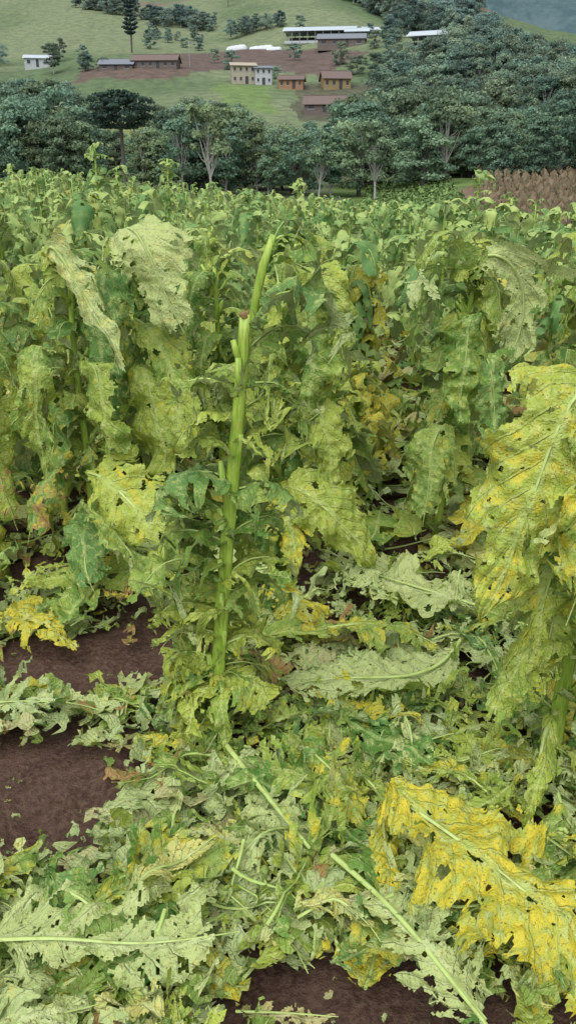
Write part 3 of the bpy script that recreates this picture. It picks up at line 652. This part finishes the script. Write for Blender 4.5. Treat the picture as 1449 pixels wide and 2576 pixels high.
house('white_house',-7.0,255,4.6,5,5.0,RG,.7,WW,.1,3,2)
house('orange_house',1.0,249,6.6,5,3.6,RB,1.1,ORG,-.1,4)
house('ochre_house',13.0,249,7.4,7,4.8,RB,1.9,YEL,.1,4)
house('brown_roof_shed',9.0,217,9.6,7,3.9,RB,1.9,WD,-.1,3)
house('long_white_barn',12,343,26,11,6.0,WHT,1.8,WW,-.12,4,open_=True)
house('grey_roof_barn',18.5,318,16,9,4.6,RG,1.9,WD,-.1,4)
house('white_barn_annex',24.5,328,8,7,4.4,WHT,1.3,WW,-.12,3,open_=True)
house('white_barn',46.5,302,13,9,5.6,WHT,1.7,WW,-.35,4,open_=True)
house('small_white_shed',-85,312,8.5,6,4,WHT,1.1,WW,.15,3)
house('grey_barn',-51.4,277,10,7,3.8,RG,1.6,WD,-.03,3)
house('brown_barn',-40,278,13.5,7,4.4,RB,1.7,WD,-.05,6)
house('white_hut',30,338,6,5,3.4,WHT,1,WW,.1,3)
def tunnel(x,y,L,R,rot):
    mb=MB();n=24;k=12;a=np.linspace(0,math.pi,k+1);t=np.linspace(-1,1,n+1)
    s=np.sqrt(np.clip(1-t**8,0.02,1))*(1+.03*np.cos(t*60))
    V=np.stack([np.repeat(t*L/2,k+1),(s[:,None]*R*np.cos(a)).ravel(),(s[:,None]*R*np.sin(a)).ravel()],1)
    mb.add(V,grid_faces(n,k)[:,::-1],None,[0,0,0,1],0);o=mb.build('white_plastic_tunnel',[TRP]);o.location=(x,y,Hf(x,y)-.1);o.rotation_euler=(0,.0,rot)
tunnel(-19.2,345,10,1.9,-.75);tunnel(-9.8,338,11,1.6,-.6);tunnel(-5.0,332,6,1.2,-.4)
mb=MB();z=Hf(-30,280);tube(mb,[(-30,280,z),(-30,280,z+3.5),(-30,280,z+7)],[.16,.14,.12],8,0,[0]*4,cap=True);box(mb,np.array([-30,280,z+6.5]),(1.6,.12,.14),0)
mb.build('utility_pole',[PST])

# distant mountain
N=120;xs=np.linspace(-1500,2600,N);ys=np.linspace(1500,3400,60);X,Y=np.meshgrid(xs,ys,indexing='ij')
Z=760*ss(1500,2900,Y)*(1+.12*np.sin(X/330)+.06*np.sin(X/120+Y/200))+ss(1500,1900,Y)*26*wnoise(np.stack([X,Y],-1),.02,r)
mb=MB();mb.add(np.stack([X,Y,Z],-1).reshape(-1,3),grid_faces(N-1,59)[:,::-1],None,[0,0,0,1],0)
k=NT('distant_mountain_mat');mb.build('distant_mountain',[k.out(k.mix(k.step(k.noise(k.pos(),.02,6,.75),.35,.65),(.050,.088,.100),(.085,.13,.14)),.9,.05)])  # bluish cast is aerial haze painted into the base colour

# ------------------------------------------------ light, sky
w=bpy.data.worlds.new('World');C.world=w;w.use_nodes=True;k=NT('',w.node_tree)
sky=k.n('ShaderNodeTexSky',sky_type='NISHITA');sky.sun_disc=False;sky.sun_elevation=math.radians(62);sky.sun_rotation=math.radians(205)
hs=k.n('ShaderNodeHueSaturation');hs.inputs['Saturation'].default_value=.3;k.t.links.new(sky.outputs[0],hs.inputs['Color'])
bg=k.n('ShaderNodeBackground');k.t.links.new(hs.outputs[0],bg.inputs[0]);bg.inputs[1].default_value=.15
o=k.n('ShaderNodeOutputWorld');k.t.links.new(bg.outputs[0],o.inputs[0])
L=bpy.data.lights.new('sun','SUN');L.energy=4.2;L.angle=math.radians(80);L.color=(1,.98,.93);lo=bpy.data.objects.new('sun',L);COL.objects.link(lo)
el,az=math.radians(62),math.radians(205)
d=Vector((math.sin(az)*math.cos(el),math.cos(az)*math.cos(el),math.sin(el)));lo.rotation_euler=d.to_track_quat('Z','Y').to_euler()

cam=bpy.data.cameras.new('camera');co=bpy.data.objects.new('camera',cam);COL.objects.link(co)
co.location=(0,0,1.5);co.rotation_euler=(math.radians(67.5),0,0)
cam.sensor_fit='VERTICAL';cam.sensor_height=24;cam.lens=12/math.tan(math.radians(32.5));cam.clip_end=8000;cam.clip_start=.05
C.camera=co
print('done',time.time()-T0)
